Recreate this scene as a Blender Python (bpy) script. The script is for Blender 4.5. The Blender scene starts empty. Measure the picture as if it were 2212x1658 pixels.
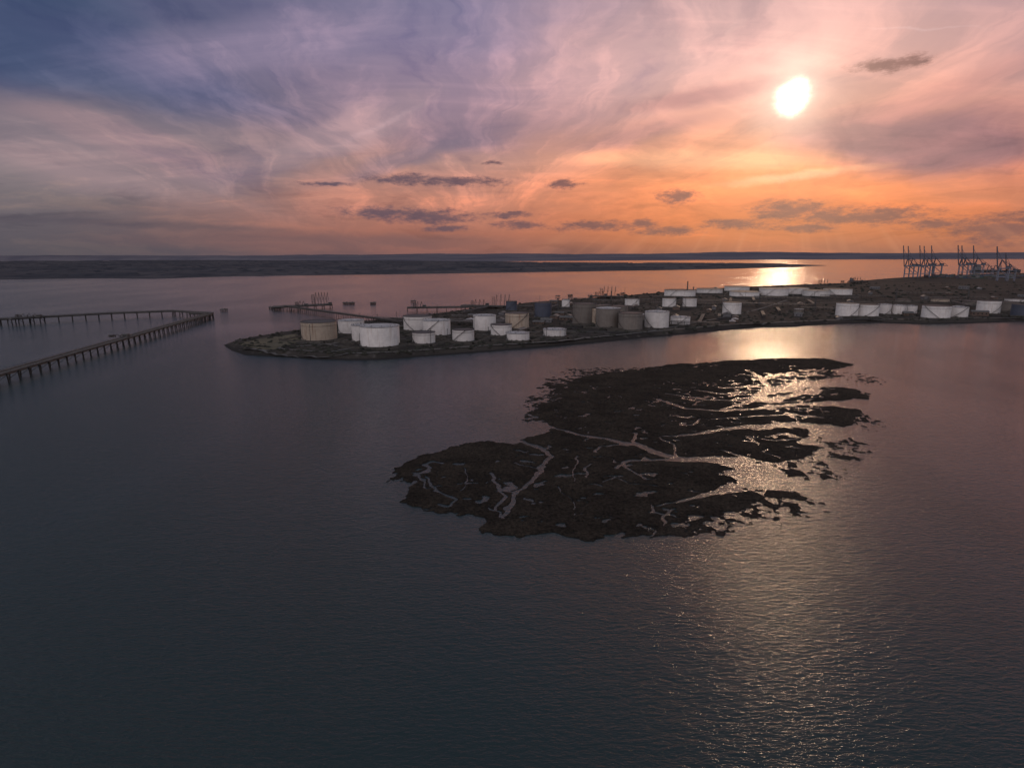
import bpy, math, random
import numpy as np
from mathutils import Vector, Matrix
random.seed(7)
rng = np.random.RandomState(11)
sc = bpy.context.scene
sc.view_settings.view_transform = 'Standard'
sc.view_settings.look = 'None'
sc.view_settings.exposure = 0

# ---------------------------------------------------------------- survey helpers
W, H, F = 2212.0, 1658.0, 1295.0
CAMH = 90.0
pitch = math.atan(277.0 / F)
roll = 0.0036
f0 = Vector((0, math.cos(pitch), -math.sin(pitch)))
u0 = Vector((0, math.sin(pitch), math.cos(pitch)))
r0 = Vector((1, 0, 0))
Rv = r0 * math.cos(roll) - u0 * math.sin(roll)
Uv = r0 * math.sin(roll) + u0 * math.cos(roll)

def D(px, py):
    return (Rv * ((px - W / 2) / F) + Uv * ((H / 2 - py) / F) + f0)

def P(px, py, z=0.0):
    d = D(px, py)
    dz = min(d.z, -0.0012)
    t = (z - CAMH) / dz
    return Vector((d.x * t, d.y * t, z))

def mpp(px, py, z=0.0):
    p = P(px, py, z)
    return (p - Vector((0, 0, CAMH))).dot(f0) / F

def azel(px, py):
    d = D(px, py).normalized()
    return math.degrees(math.atan2(d.x, d.y)), math.degrees(math.asin(d.z))

def lin(c, a=1.0):
    o = []
    for x in c:
        x = x / 255.0
        o.append(x / 12.92 if x <= 0.04045 else ((x + 0.055) / 1.055) ** 2.4)
    return (o[0], o[1], o[2], a)

# ---------------------------------------------------------------- camera
cam_d = bpy.data.cameras.new('camera')
cam = bpy.data.objects.new('camera', cam_d)
sc.collection.objects.link(cam)
m = Matrix((Rv, Uv, -f0)).transposed().to_4x4()
m.translation = Vector((0, 0, CAMH))
cam.matrix_world = m
cam_d.sensor_fit = 'HORIZONTAL'
cam_d.angle = 2 * math.atan(W / 2 / F)
cam_d.clip_start = 1
cam_d.clip_end = 300000
sc.camera = cam

# ---------------------------------------------------------------- node helper
class NT:
    def __init__(s, nt):
        s.nt = nt
    def new(s, t, **k):
        n = s.nt.nodes.new(t)
        for a, b in k.items():
            setattr(n, a, b)
        return n
    def put(s, sock, v):
        if v is None:
            return
        if isinstance(v, bpy.types.NodeSocket):
            s.nt.links.new(v, sock)
        else:
            sock.default_value = v
    def m(s, op, a, b=None, c=None, clamp=False):
        n = s.new('ShaderNodeMath', operation=op, use_clamp=clamp)
        s.put(n.inputs[0], a); s.put(n.inputs[1], b); s.put(n.inputs[2], c)
        return n.outputs[0]
    def vm(s, op, a, b=None, out=0):
        n = s.new('ShaderNodeVectorMath', operation=op)
        s.put(n.inputs[0], a)
        if b is not None:
            if op == 'SCALE':
                s.put(n.inputs['Scale'], b)
            else:
                s.put(n.inputs[1], b)
        return n.outputs['Value'] if out else n.outputs[0]
    def sep(s, v):
        n = s.new('ShaderNodeSeparateXYZ'); s.put(n.inputs[0], v); return n.outputs
    def comb(s, x, y, z=0.0):
        n = s.new('ShaderNodeCombineXYZ')
        s.put(n.inputs[0], x); s.put(n.inputs[1], y); s.put(n.inputs[2], z)
        return n.outputs[0]
    def mapping(s, v, loc=(0, 0, 0), rot=(0, 0, 0), scale=(1, 1, 1), typ='POINT'):
        n = s.new('ShaderNodeMapping', vector_type=typ)
        s.put(n.inputs['Vector'], v)
        n.inputs['Location'].default_value = loc
        n.inputs['Rotation'].default_value = rot
        n.inputs['Scale'].default_value = scale
        return n.outputs[0]
    def noise(s, v, scale=1, detail=4, rough=0.5, dist=0, col=False):
        n = s.new('ShaderNodeTexNoise')
        s.put(n.inputs['Vector'], v)
        n.inputs['Scale'].default_value = scale
        n.inputs['Detail'].default_value = detail
        n.inputs['Roughness'].default_value = rough
        n.inputs['Distortion'].default_value = dist
        return n.outputs[1] if col else n.outputs[0]
    def mr(s, v, a, b, c=0.0, d=1.0, smooth=True):
        n = s.new('ShaderNodeMapRange', interpolation_type='SMOOTHSTEP' if smooth else 'LINEAR')
        s.put(n.inputs[0], v); s.put(n.inputs[1], a); s.put(n.inputs[2], b)
        s.put(n.inputs[3], c); s.put(n.inputs[4], d)
        return n.outputs[0]
    def mix(s, fac, a, b, mode='MIX'):
        n = s.new('ShaderNodeMix', data_type='RGBA', blend_type=mode)
        s.put(n.inputs[0], fac); s.put(n.inputs[6], a); s.put(n.inputs[7], b)
        return n.outputs[2]
    def ramp(s, v, stops):
        n = s.new('ShaderNodeValToRGB')
        e = n.color_ramp.elements
        while len(e) > 1:
            e.remove(e[-1])
        e[0].position = stops[0][0]; e[0].color = stops[0][1]
        for p, c in stops[1:]:
            x = e.new(p); x.color = c
        s.put(n.inputs[0], v)
        return n.outputs[0]

# ---------------------------------------------------------------- sky
SAZ, SEL = azel(1710, 213)
sun_dir = Vector((math.sin(math.radians(SAZ)) * math.cos(math.radians(SEL)),
                  math.cos(math.radians(SAZ)) * math.cos(math.radians(SEL)),
                  math.sin(math.radians(SEL))))
world = bpy.data.worlds.new('World')
sc.world = world
world.use_nodes = True
try:
    world.cycles.sampling_method = 'MANUAL'
    world.cycles.sample_map_resolution = 512
except Exception as ex:
    print(ex)
world.node_tree.nodes.clear()
n = NT(world.node_tree)
tc = n.new('ShaderNodeTexCoord')
dirv = n.vm('NORMALIZE', tc.outputs['Generated'])
sx = n.sep(dirv)
zc = n.m('MAXIMUM', sx[2], 0.0)
az = n.m('MULTIPLY', n.m('ARCTAN2', sx[0], sx[1]), 180 / math.pi)
el = n.m('MULTIPLY', n.m('ARCSINE', zc), 180 / math.pi)
AE = n.comb(az, el)
pl = n.comb(n.m('DIVIDE', sx[0], n.m('ADD', zc, 0.16)), n.m('DIVIDE', sx[1], n.m('ADD', zc, 0.16)))
w1 = n.vm('SCALE', n.vm('SUBTRACT', n.noise(n.mapping(AE, scale=(0.06, 0.16, 1)), 1.0, 5, 0.55, 0, True), (0.5, 0.5, 0.5)), 9.0)
AEw = n.vm('ADD', AE, n.vm('MULTIPLY', w1, (1.6, 0.6, 0)))
w2 = n.vm('SCALE', n.vm('SUBTRACT', n.noise(n.mapping(AE, scale=(0.4, 0.9, 1)), 1.0, 5, 0.6, 0, True), (0.5, 0.5, 0.5)), 1.6)
AEs = n.vm('ADD', AE, n.vm('MULTIPLY', w2, (1.2, 0.5, 0)))

def er(stops):
    return [(min(1.0, e / 40.0), lin(c)) for e, c in stops]
elw = n.m('DIVIDE', n.m('MAXIMUM', n.sep(AEw)[1], 0.0), 40.0)
el0 = n.m('DIVIDE', el, 40.0)
elm = n.m('ADD', n.m('MULTIPLY', elw, 0.5), n.m('MULTIPLY', el0, 0.5))
c_sun = n.ramp(elm, er([(0, (152, 98, 84)), (1.5, (198, 114, 78)), (3.5, (222, 125, 79)), (6, (230, 140, 94)), (8.5, (216, 147, 114)),
                        (11, (196, 142, 128)), (15, (200, 156, 152)), (20, (186, 154, 158)), (30, (134, 130, 144)), (40, (110, 120, 134))]))
c_mid = n.ramp(elm, er([(0, (120, 88, 89)), (2, (166, 106, 91)), (5, (194, 131, 112)), (8, (182, 139, 131)), (12, (158, 132, 147)),
                        (17, (148, 132, 157)), (21, (134, 126, 155)), (30, (104, 113, 132)), (40, (92, 108, 124))]))
c_left = n.ramp(elm, er([(0, (84, 81, 90)), (2, (96, 90, 98)), (5, (110, 104, 111)), (9, (110, 109, 124)), (13, (90, 97, 122)),
                         (18, (66, 81, 112)), (22, (68, 85, 114)), (30, (78, 95, 113)), (40, (84, 102, 116))]))
daz = n.m('ABSOLUTE', n.m('SUBTRACT', n.sep(AEw)[0], SAZ))
daz = n.m('MINIMUM', daz, n.m('SUBTRACT', 360.0, daz))
col = n.mix(n.mr(daz, 6, 30), c_sun, c_mid)
col = n.mix(n.mr(daz, 24, 62), col, c_left)
col = n.mix(n.mr(daz, 75, 130), col, lin((204, 198, 204)))

skyt = n.new('ShaderNodeTexSky', sky_type='NISHITA')
skyt.sun_disc = False
skyt.sun_elevation = math.radians(SEL)
skyt.sun_rotation = math.radians(SAZ)
skyt.altitude = 90
skyt.dust_density = 2.0

# broad cloud masses
k = 1 / 22.0
def blob(col, cx, cy, rx, ry, rot, c, st, src=None, hard=0.0):
    a, e = azel(cx, cy)
    v = n.mapping(src or AEw, loc=(a, e, 0), rot=(0, 0, math.radians(rot)), scale=(rx * k, ry * k, 1), typ='TEXTURE')
    L = n.vm('LENGTH', v, None, 1)
    f = n.m('MULTIPLY', n.mr(L, 1.0, hard), st)
    return n.mix(f, col, lin(c))
col = blob(col, 130, 300, 430, 95, -8, (138, 122, 130), 0.75, None, 0.45)
col = blob(col, 330, 330, 190, 45, -18, (162, 135, 140), 0.6, None, 0.3)
col = blob(col, 100, 110, 480, 120, 0, (58, 74, 110), 0.7, None, 0.1)
col = blob(col, 380, 165, 330, 70, -15, (82, 88, 122), 0.6, None, 0.2)
col = blob(col, 620, 90, 420, 60, 12, (138, 127, 154), 0.5, None, 0.2)
col = blob(col, 700, 300, 260, 50, 22, (168, 143, 150), 0.6, None, 0.3)
col = blob(col, 1000, 290, 220, 45, 5, (114, 104, 128), 0.6, None, 0.2)
col = blob(col, 860, 350, 200, 30, 20, (112, 106, 128), 0.5, None, 0.2)
col = blob(col, 1450, 110, 420, 130, 10, (210, 172, 172), 0.55, None, 0.1)
col = blob(col, 2020, 300, 330, 80, -6, (132, 99, 110), 0.95, None, 0.35)
col = blob(col, 1900, 240, 300, 45, 12, (162, 118, 120), 0.6, None, 0.25)
col = blob(col, 1540, 205, 220, 24, 5, (155, 114, 120), 0.7, AEs, 0.2)
col = blob(col, 1500, 345, 330, 26, -3, (240, 176, 138), 0.6, AEs, 0.2)
col = blob(col, 1720, 380, 180, 12, 4, (255, 190, 150), 0.6, AEs, 0.1)
col = blob(col, 1380, 290, 200, 22, 10, (162, 122, 124), 0.6, AEs, 0.2)
col = blob(col, 2120, 410, 190, 40, 0, (198, 126, 102), 0.5, None, 0.2)
col = blob(col, 300, 484, 420, 12, -2, (82, 76, 88), 0.6, AEs, 0.1)
col = blob(col, 700, 520, 500, 22, 0, (112, 88, 92), 0.6, AEs, 0.2)
col = blob(col, 830, 268, 150, 8, 24, (186, 158, 166), 0.4, AEs, 0.0)
col = blob(col, 1990, 62, 120, 3, -9, (222, 188, 188), 0.3, AEs, 0.0)

# high cirrus
bright = lambda c, f: n.mix(1.0, c, f + (1,), 'MULTIPLY')
def fan(px, py, freq, lr, off, detail=9, rough=0.6, dist=0.5):
    a, e = azel(px, py)
    rel = n.vm('SUBTRACT', n.vm('ADD', AE, n.vm('MULTIPLY', w1, (1.1, 0.55, 0))), (a, e, 0))
    rel = n.vm('MULTIPLY', rel, (0.55, 1.0, 0))
    L = n.vm('LENGTH', rel, None, 1)
    un = n.sep(n.vm('NORMALIZE', rel))
    lg = n.m('MULTIPLY', n.m('LOGARITHM', n.m('ADD', L, 2.0), 2.718), lr)
    v = n.comb(n.m('MULTIPLY', un[0], freq), n.m('MULTIPLY', un[1], freq), n.m('ADD', lg, off))
    return n.noise(v, 1.0, detail, rough, dist)
ci1 = n.noise(n.mapping(pl, rot=(0, 0, math.radians(42)), scale=(0.7, 2.2, 1)), 1.2, 9, 0.58, 0.9)
fa1 = fan(1020, 520, 3.4, 1.5, 0.0)
fa2 = fan(700, 560, 4.6, 2.0, 5.0)
fa3 = fan(1850, 620, 4.2, 1.8, 11.0)
ci3 = n.noise(n.mapping(AEs, scale=(0.07, 0.42, 1)), 1.0, 8, 0.62, 0.7)
fade = n.mr(el, 1.0, 6.5)
col = n.mix(n.m('MULTIPLY', n.mr(ci1, 0.46, 0.70), n.m('MULTIPLY', fade, 0.55)), col, bright(col, (1.45, 1.34, 1.25)))
col = n.mix(n.m('MULTIPLY', n.mr(ci1, 0.46, 0.28), n.m('MULTIPLY', fade, 0.45)), col, bright(col, (0.74, 0.76, 0.86)))
lft = n.mr(az, 16, -4); rgt = n.mr(az, -6, 14)
col = n.mix(n.m('MULTIPLY', n.mr(fa1, 0.47, 0.64), n.m('MULTIPLY', fade, 0.8)), col, bright(col, (1.52, 1.38, 1.27)))
col = n.mix(n.m('MULTIPLY', n.mr(fa1, 0.47, 0.30), n.m('MULTIPLY', fade, 0.7)), col, bright(col, (0.64, 0.68, 0.82)))
col = n.mix(n.m('MULTIPLY', n.mr(fa2, 0.50, 0.66), n.m('MULTIPLY', n.m('MULTIPLY', fade, lft), 0.75)), col, bright(col, (1.45, 1.32, 1.22)))
col = n.mix(n.m('MULTIPLY', n.mr(fa3, 0.48, 0.30), n.m('MULTIPLY', n.m('MULTIPLY', fade, rgt), 0.6)), col, bright(col, (0.72, 0.70, 0.78)))
col = n.mix(n.m('MULTIPLY', n.mr(fa3, 0.50, 0.66), n.m('MULTIPLY', n.m('MULTIPLY', fade, rgt), 0.55)), col, bright(col, (1.28, 1.22, 1.16)))
lowb = n.mr(el, 11, 5)
col = n.mix(n.m('MULTIPLY', n.mr(ci3, 0.5, 0.66), n.m('MULTIPLY', lowb, 0.7)), col, bright(col, (1.38, 1.24, 1.1)))
col = n.mix(n.m('MULTIPLY', n.mr(ci3, 0.48, 0.32), n.m('MULTIPLY', lowb, 0.65)), col, bright(col, (0.66, 0.67, 0.74)))

# small dark cumulus near the horizon
small = [(1705, 455, 70, 18), (1790, 468, 60, 16), (1890, 466, 100, 15), (1462, 425, 44, 14), (1900, 142, 50, 9), (1950, 137, 45, 11), (1217, 398, 36, 10),
         (870, 388, 80, 9), (990, 392, 100, 9), (830, 458, 90, 12), (930, 468, 100, 14), (1100, 463, 66, 5), (1120, 485, 60, 9), (1290, 488, 90, 10), (1385, 482, 34, 8),
         (1590, 483, 75, 9), (1735, 494, 58, 7), (1440, 497, 70, 9), (2175, 497, 90, 26), (1062, 352, 24, 4), (700, 398, 60, 4), (960, 492, 50, 7),
         (2030, 485, 60, 7)]
mx = None
for cx, cy, rx, ry in small:
    a, e = azel(cx, cy)
    v = n.mapping(AEs, loc=(a, e, 0), scale=(rx * k * 1.15, ry * k * 1.35, 1), typ='TEXTURE')
    val = n.m('SUBTRACT', 1.0, n.vm('LENGTH', v, None, 1))
    mx = val if mx is None else n.m('MAXIMUM', mx, val)
edge = n.noise(n.mapping(AE, scale=(0.75, 2.0, 1)), 1.0, 10, 0.72)
sraw = n.m('ADD', mx, n.m('MULTIPLY', n.m('SUBTRACT', edge, 0.5), 2.9))
smask = n.mr(sraw, -0.15, 0.85)
smask = n.m('MULTIPLY', smask, n.mr(mx, -0.5, 0.35))
scol = n.mix(n.mr(daz, 8, 40), lin((120, 82, 84)), lin((88, 77, 94)))
scol = n.mix(n.mr(edge, 0.5, 0.7), scol, bright(scol, (0.78, 0.8, 0.88)))
col = n.mix(n.m('MULTIPLY', smask, 0.88), col, scol)

# sun shining through thin cloud
dots = n.m('MINIMUM', n.vm('DOT_PRODUCT', dirv, tuple(sun_dir), 1), 1.0)
ang = n.m('MULTIPLY', n.m('ARCCOSINE', dots), 180 / math.pi)
angw = n.m('ADD', ang, n.m('MULTIPLY', n.m('SUBTRACT', n.noise(n.mapping(AE, scale=(0.35, 0.5, 1)), 1.0, 6, 0.6), 0.5), 1.7))
halo = n.m('POWER', n.mr(ang, 24, 0.0, 0, 1, False), 3.2)
col = n.mix(1.0, col, n.mix(halo, (0, 0, 0, 1), (0.30, 0.19, 0.13, 1)), 'ADD')
halo2 = n.m('POWER', n.mr(angw, 7.5, 0.0, 0, 1, False), 3.8)
col = n.mix(1.0, col, n.mix(halo2, (0, 0, 0, 1), (0.95, 0.70, 0.54, 1)), 'ADD')
core = n.m('POWER', n.mr(angw, 2.2, 0.0), 2.8)
core_c = n.vm('SCALE', (1.0, 0.80, 0.58), n.m('MULTIPLY', core, 6.5))
sae = n.vm('SUBTRACT', AE, (SAZ, SEL, 0))
ss = n.sep(sae)
ra = n.m('ARCTAN2', ss[0], n.m('MULTIPLY', ss[1], -1.0))
rays = n.noise(n.comb(n.m('MULTIPLY', ra, 9.0), 0.0), 1.0, 3, 0.6)
rband = n.m('MULTIPLY', n.mr(el, 3.0, 1.2), n.mr(daz, 30, 16))
col = n.mix(n.m('MULTIPLY', n.mr(rays, 0.45, 0.7), n.m('MULTIPLY', rband, 0.25)), col, lin((214, 142, 108)))
tot = n.vm('ADD', col, core_c)
tot = n.vm('ADD', tot, n.vm('SCALE', skyt.outputs[0], 0.0015))
bg = n.new('ShaderNodeBackground')
n.put(bg.inputs[0], tot)
bg.inputs[1].default_value = 0.96
out = n.new('ShaderNodeOutputWorld')
world.node_tree.links.new(bg.outputs[0], out.inputs[0])

sun_l = bpy.data.lights.new('sun', 'SUN')
sun_l.energy = 0.17
sun_l.angle = math.radians(1.6)
sun_l.color = (1.0, 0.68, 0.42)
sun_o = bpy.data.objects.new('sun', sun_l)
sc.collection.objects.link(sun_o)
sun_o.rotation_mode = 'QUATERNION'
sun_o.rotation_quaternion = sun_dir.to_track_quat('Z', 'Y')
sun_o.location = sun_dir * 500

# ---------------------------------------------------------------- materials
def newmat(name):
    mt = bpy.data.materials.new(name)
    mt.use_nodes = True
    t = NT(mt.node_tree)
    b = mt.node_tree.nodes['Principled BSDF']
    return mt, t, b

def simple(name, c, rough=0.8, var=0.25, scale=0.3, metal=0.0, stretch=(1, 1, 1)):
    mt, t, b = newmat(name)
    g = t.new('ShaderNodeTexCoord')
    nz = t.noise(t.mapping(g.outputs['Object'], scale=stretch), scale, 6, 0.6)
    a = tuple(x * (1 - var) for x in c) + (1,)
    d = tuple(min(1, x * (1 + var)) for x in c) + (1,)
    t.put(b.inputs['Base Color'], t.mix(t.mr(nz, 0.3, 0.7), a, d))
    b.inputs['Roughness'].default_value = rough
    b.inputs['Metallic'].default_value = metal
    return mt

def tank_mat(name, c, rust, amt):
    mt, t, b = newmat(name)
    g = t.new('ShaderNodeTexCoord')
    oi = t.new('ShaderNodeObjectInfo')
    v = t.vm('ADD', g.outputs['Object'], t.comb(t.m('MULTIPLY', oi.outputs['Random'], 90.0), 0.0, 0.0))
    st = t.noise(t.mapping(v, scale=(1, 1, 0.07)), 0.55, 7, 0.65)
    st2 = t.noise(v, 0.22, 5, 0.6)
    z = t.sep(g.outputs['Object'])[2]
    course = t.m('FRACT', t.m('DIVIDE', z, 2.4))
    seam = t.mr(course, 0.0, 0.07, 0.86, 1.0)
    tone = t.mr(oi.outputs['Random'], 0.0, 1.0, 0.86, 1.06, False)
    seam = t.m('MULTIPLY', seam, tone)
    base = t.mix(t.mr(st2, 0.35, 0.65), tuple(x * 0.86 for x in c) + (1,), tuple(c) + (1,))
    base = t.mix(t.m('MULTIPLY', t.mr(st, 0.52, 0.68), amt), base, tuple(rust) + (1,))
    base = t.mix(1.0, base, t.comb(seam, seam, seam), 'MULTIPLY')
    t.put(b.inputs['Base Color'], base)
    b.inputs['Roughness'].default_value = 0.6
    return mt

M_white = tank_mat('tank_white_paint', (0.80, 0.78, 0.77), (0.44, 0.34, 0.28), 0.4)
M_beige = tank_mat('tank_weathered_paint', (0.50, 0.42, 0.34), (0.22, 0.12, 0.075), 0.9)
M_tan = tank_mat('tank_brown_paint', (0.20, 0.18, 0.165), (0.12, 0.085, 0.065), 0.6)
M_blue = tank_mat('tank_blue_paint', (0.08, 0.095, 0.14), (0.07, 0.06, 0.06), 0.4)
M_roof = simple('tank_roof_grey', (0.34, 0.34, 0.36), 0.7, 0.25, 0.15)
M_inside = simple('tank_inside_dark', (0.05, 0.046, 0.046), 0.9, 0.3, 0.2)
M_steel = simple('dark_steel', (0.045, 0.042, 0.043), 0.6, 0.3, 0.5)
M_conc = simple('weathered_concrete', (0.09, 0.087, 0.088), 0.9, 0.3, 0.25)
M_pile = simple('tarred_timber_pile', (0.028, 0.026, 0.026), 0.9, 0.3, 0.5)
M_crane = simple('crane_paint', (0.07, 0.08, 0.11), 0.6, 0.15, 0.05)
M_crane_l = simple('crane_leg_paint', (0.17, 0.19, 0.25), 0.6, 0.15, 0.05)
M_brick = simple('brick', (0.13, 0.095, 0.08), 0.9, 0.2, 0.6)
M_sheet = simple('sheet_metal', (0.14, 0.14, 0.155), 0.6, 0.2, 0.3)
M_glass = simple('dark_window', (0.02, 0.025, 0.03), 0.2, 0.1, 0.3)
M_pipe = simple('pipe_metal', (0.11, 0.105, 0.105), 0.6, 0.3, 0.3)
M_bund = simple('earth', (0.05, 0.045, 0.04), 1.0, 0.35, 0.2)
M_shrub = simple('shrub_foliage', (0.028, 0.029, 0.023), 1.0, 0.4, 0.3)

# ---------------------------------------------------------------- mesh builder
class MB:
    def __init__(s):
        s.v = []; s.f = []; s.m = []
    def box(s, c, size, mat=0, rz=0.0):
        cx, cy, cz = c; dx, dy, dz = [q / 2 for q in size]
        b = len(s.v); co, si = math.cos(rz), math.sin(rz)
        for z in (-dz, dz):
            for x, y in ((-dx, -dy), (dx, -dy), (dx, dy), (-dx, dy)):
                s.v.append((cx + x * co - y * si, cy + x * si + y * co, cz + z))
        for q in ((0, 3, 2, 1), (4, 5, 6, 7), (0, 1, 5, 4), (1, 2, 6, 5), (2, 3, 7, 6), (3, 0, 4, 7)):
            s.f.append(tuple(b + i for i in q)); s.m.append(mat)
    def beam(s, p, q, w, h=None, mat=0):
        p = Vector(p); q = Vector(q); h = h or w
        d = (q - p)
        if d.length < 1e-6: return
        d.normalize()
        up = Vector((0, 0, 1)) if abs(d.z) < 0.95 else Vector((0, 1, 0))
        a = d.cross(up).normalized(); u = a.cross(d).normalized()
        b = len(s.v)
        for c in (p, q):
            for i, j in ((-1, -1), (1, -1), (1, 1), (-1, 1)):
                s.v.append(tuple(c + a * (i * w / 2) + u * (j * h / 2)))
        for qd in ((0, 3, 2, 1), (4, 5, 6, 7), (0, 1, 5, 4), (1, 2, 6, 5), (2, 3, 7, 6), (3, 0, 4, 7)):
            s.f.append(tuple(b + i for i in qd)); s.m.append(mat)
    def cyl(s, c, r, h, nseg=12, mat=0, top=True, r2=None, bottom=False, flip=False):
        r2 = r if r2 is None else r2
        b = len(s.v)
        for i in range(nseg):
            a = 2 * math.pi * i / nseg
            s.v.append((c[0] + r * math.cos(a), c[1] + r * math.sin(a), c[2]))
        for i in range(nseg):
            a = 2 * math.pi * i / nseg
            s.v.append((c[0] + r2 * math.cos(a), c[1] + r2 * math.sin(a), c[2] + h))
        for i in range(nseg):
            j = (i + 1) % nseg
            q = (b + i, b + j, b + nseg + j, b + nseg + i)
            s.f.append(q[::-1] if flip else q); s.m.append(mat)
        if top:
            s.f.append(tuple(b + nseg + i for i in range(nseg))); s.m.append(mat)
        if bottom:
            s.f.append(tuple(b + i for i in range(nseg))[::-1]); s.m.append(mat)
    def obj(s, name, mats, loc=(0, 0, 0), rz=0.0):
        me = bpy.data.meshes.new(name)
        me.from_pydata(s.v, [], s.f)
        for mt in mats:
            me.materials.append(mt)
        me.polygons.foreach_set('material_index', s.m)
        me.update()
        o = bpy.data.objects.new(name, me)
        o.location = loc; o.rotation_euler = (0, 0, rz)
        sc.collection.objects.link(o)
        return o

# ---------------------------------------------------------------- numpy noise / sdf
def hsh(ix, iy, seed):
    h = (ix.astype(np.int64) * 374761393 + iy.astype(np.int64) * 668265263 + seed * 1442695041) & 0xffffffff
    h = ((h ^ (h >> 13)) * 1274126177) & 0xffffffff
    return ((h ^ (h >> 16)) & 0xffff) / 65535.0

def vnoise(x, y, seed=0):
    ix = np.floor(x); iy = np.floor(y)
    fx = x - ix; fy = y - iy
    fx = fx * fx * (3 - 2 * fx); fy = fy * fy * (3 - 2 * fy)
    a = hsh(ix, iy, seed); b = hsh(ix + 1, iy, seed)
    c = hsh(ix, iy + 1, seed); d = hsh(ix + 1, iy + 1, seed)
    return (a * (1 - fx) + b * fx) * (1 - fy) + (c * (1 - fx) + d * fx) * fy

def fbm(x, y, seed=0, octv=4, g=0.5):
    s = 0; a = 1; t = 0
    for i in range(octv):
        ca, sa = math.cos(0.6 * i + 0.3), math.sin(0.6 * i + 0.3)
        s = s + a * vnoise((x * ca - y * sa) * 2 ** i, (x * sa + y * ca) * 2 ** i, seed + i)
        t += a; a *= g
    return s / t

def seg_dist(X, Y, a, b):
    ax, ay = a; bx, by = b
    dx, dy = bx - ax, by - ay
    L = dx * dx + dy * dy + 1e-9
    t = np.clip(((X - ax) * dx + (Y - ay) * dy) / L, 0, 1)
    return np.hypot(X - ax - t * dx, Y - ay - t * dy), t

def sdf(X, Y, poly):
    d = np.full(X.shape, 1e9); ins = np.zeros(X.shape, bool)
    for i in range(len(poly)):
        a = poly[i]; b = poly[(i + 1) % len(poly)]
        dd, _ = seg_dist(X, Y, a, b)
        d = np.minimum(d, dd)
        c = ((a[1] > Y) != (b[1] > Y))
        if a[1] != b[1]:
            xi = (b[0] - a[0]) * (Y - a[1]) / (b[1] - a[1]) + a[0]
            ins ^= (c & (X < xi))
    return np.where(ins, d, -d)

def wp(pts, z=0.0):
    return [tuple(P(x, y, z)[:2]) for x, y in pts]

def sstep(x, a, b):
    t = np.clip((x - a) / (b - a), 0, 1)
    return t * t * (3 - 2 * t)

def grid_obj(name, X, Y, Z, mat, cut=None, smooth=True):
    ny, nx = X.shape
    idx = np.arange(nx * ny).reshape(ny, nx)
    q = np.stack([idx[:-1, :-1], idx[:-1, 1:], idx[1:, 1:], idx[1:, :-1]], -1).reshape(-1, 4)
    if cut is not None:
        zf = Z.ravel()
        keep = zf[q].max(1) > cut
        q = q[keep]
    used = np.unique(q)
    remap = np.full(nx * ny, -1, np.int64); remap[used] = np.arange(len(used))
    q = remap[q]
    V = np.stack([X.ravel()[used], Y.ravel()[used], Z.ravel()[used]], -1).astype(np.float32)
    me = bpy.data.meshes.new(name)
    me.vertices.add(len(V)); me.vertices.foreach_set('co', V.ravel())
    me.loops.add(q.size); me.loops.foreach_set('vertex_index', q.ravel().astype(np.int32))
    me.polygons.add(len(q))
    me.polygons.foreach_set('loop_start', (np.arange(len(q)) * 4).astype(np.int32))
    me.polygons.foreach_set('loop_total', np.full(len(q), 4, np.int32))
    me.polygons.foreach_set('use_smooth', np.full(len(q), smooth))
    me.update(calc_edges=True)
    me.materials.append(mat)
    o = bpy.data.objects.new(name, me)
    sc.collection.objects.link(o)
    return o

# ---------------------------------------------------------------- water
mt, t, b = newmat('estuary_water')
g = t.new('ShaderNodeNewGeometry')
pos = g.outputs['Position']
patch = t.noise(t.mapping(pos, rot=(0, 0, 0.3), scale=(0.006, 0.0025, 1)), 1.0, 5, 0.55, 0.6)
n1 = t.noise(t.mapping(pos, rot=(0, 0, math.radians(-26)), scale=(0.36, 1.15, 1)), 1.0, 4, 0.6, 0.3)
n2 = t.noise(t.mapping(pos, rot=(0, 0, math.radians(14)), scale=(0.14, 0.34, 1)), 1.0, 3, 0.5, 0.2)
n3 = t.noise(t.mapping(pos, rot=(0, 0, math.radians(-40)), scale=(1.3, 3.0, 1)), 1.0, 2, 0.5)
hh = t.m('ADD', t.m('MULTIPLY', n1, 0.36), t.m('ADD', t.m('MULTIPLY', n2, 0.28), t.m('MULTIPLY', n3, 0.06)))
hh = t.m('MULTIPLY', hh, t.mr(patch, 0.35, 0.65, 0.65, 1.25))
bp = t.new('ShaderNodeBump')
bp.inputs['Strength'].default_value = 1.0
bp.inputs['Distance'].default_value = 1.0
t.put(bp.inputs['Height'], hh)
t.put(b.inputs['Normal'], bp.outputs[0])
b.inputs['Base Color'].default_value = (0.022, 0.038, 0.043, 1)
b.inputs['Roughness'].default_value = 0.11
b.inputs['IOR'].default_value = 1.333
M_water = mt
me = bpy.data.meshes.new('water')
S = 90000
me.from_pydata([(-S, -2000, 0), (S, -2000, 0), (S, S, 0), (-S, S, 0)], [], [(0, 1, 2, 3)])
me.materials.append(M_water)
wo = bpy.data.objects.new('water', me); sc.collection.objects.link(wo)

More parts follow.
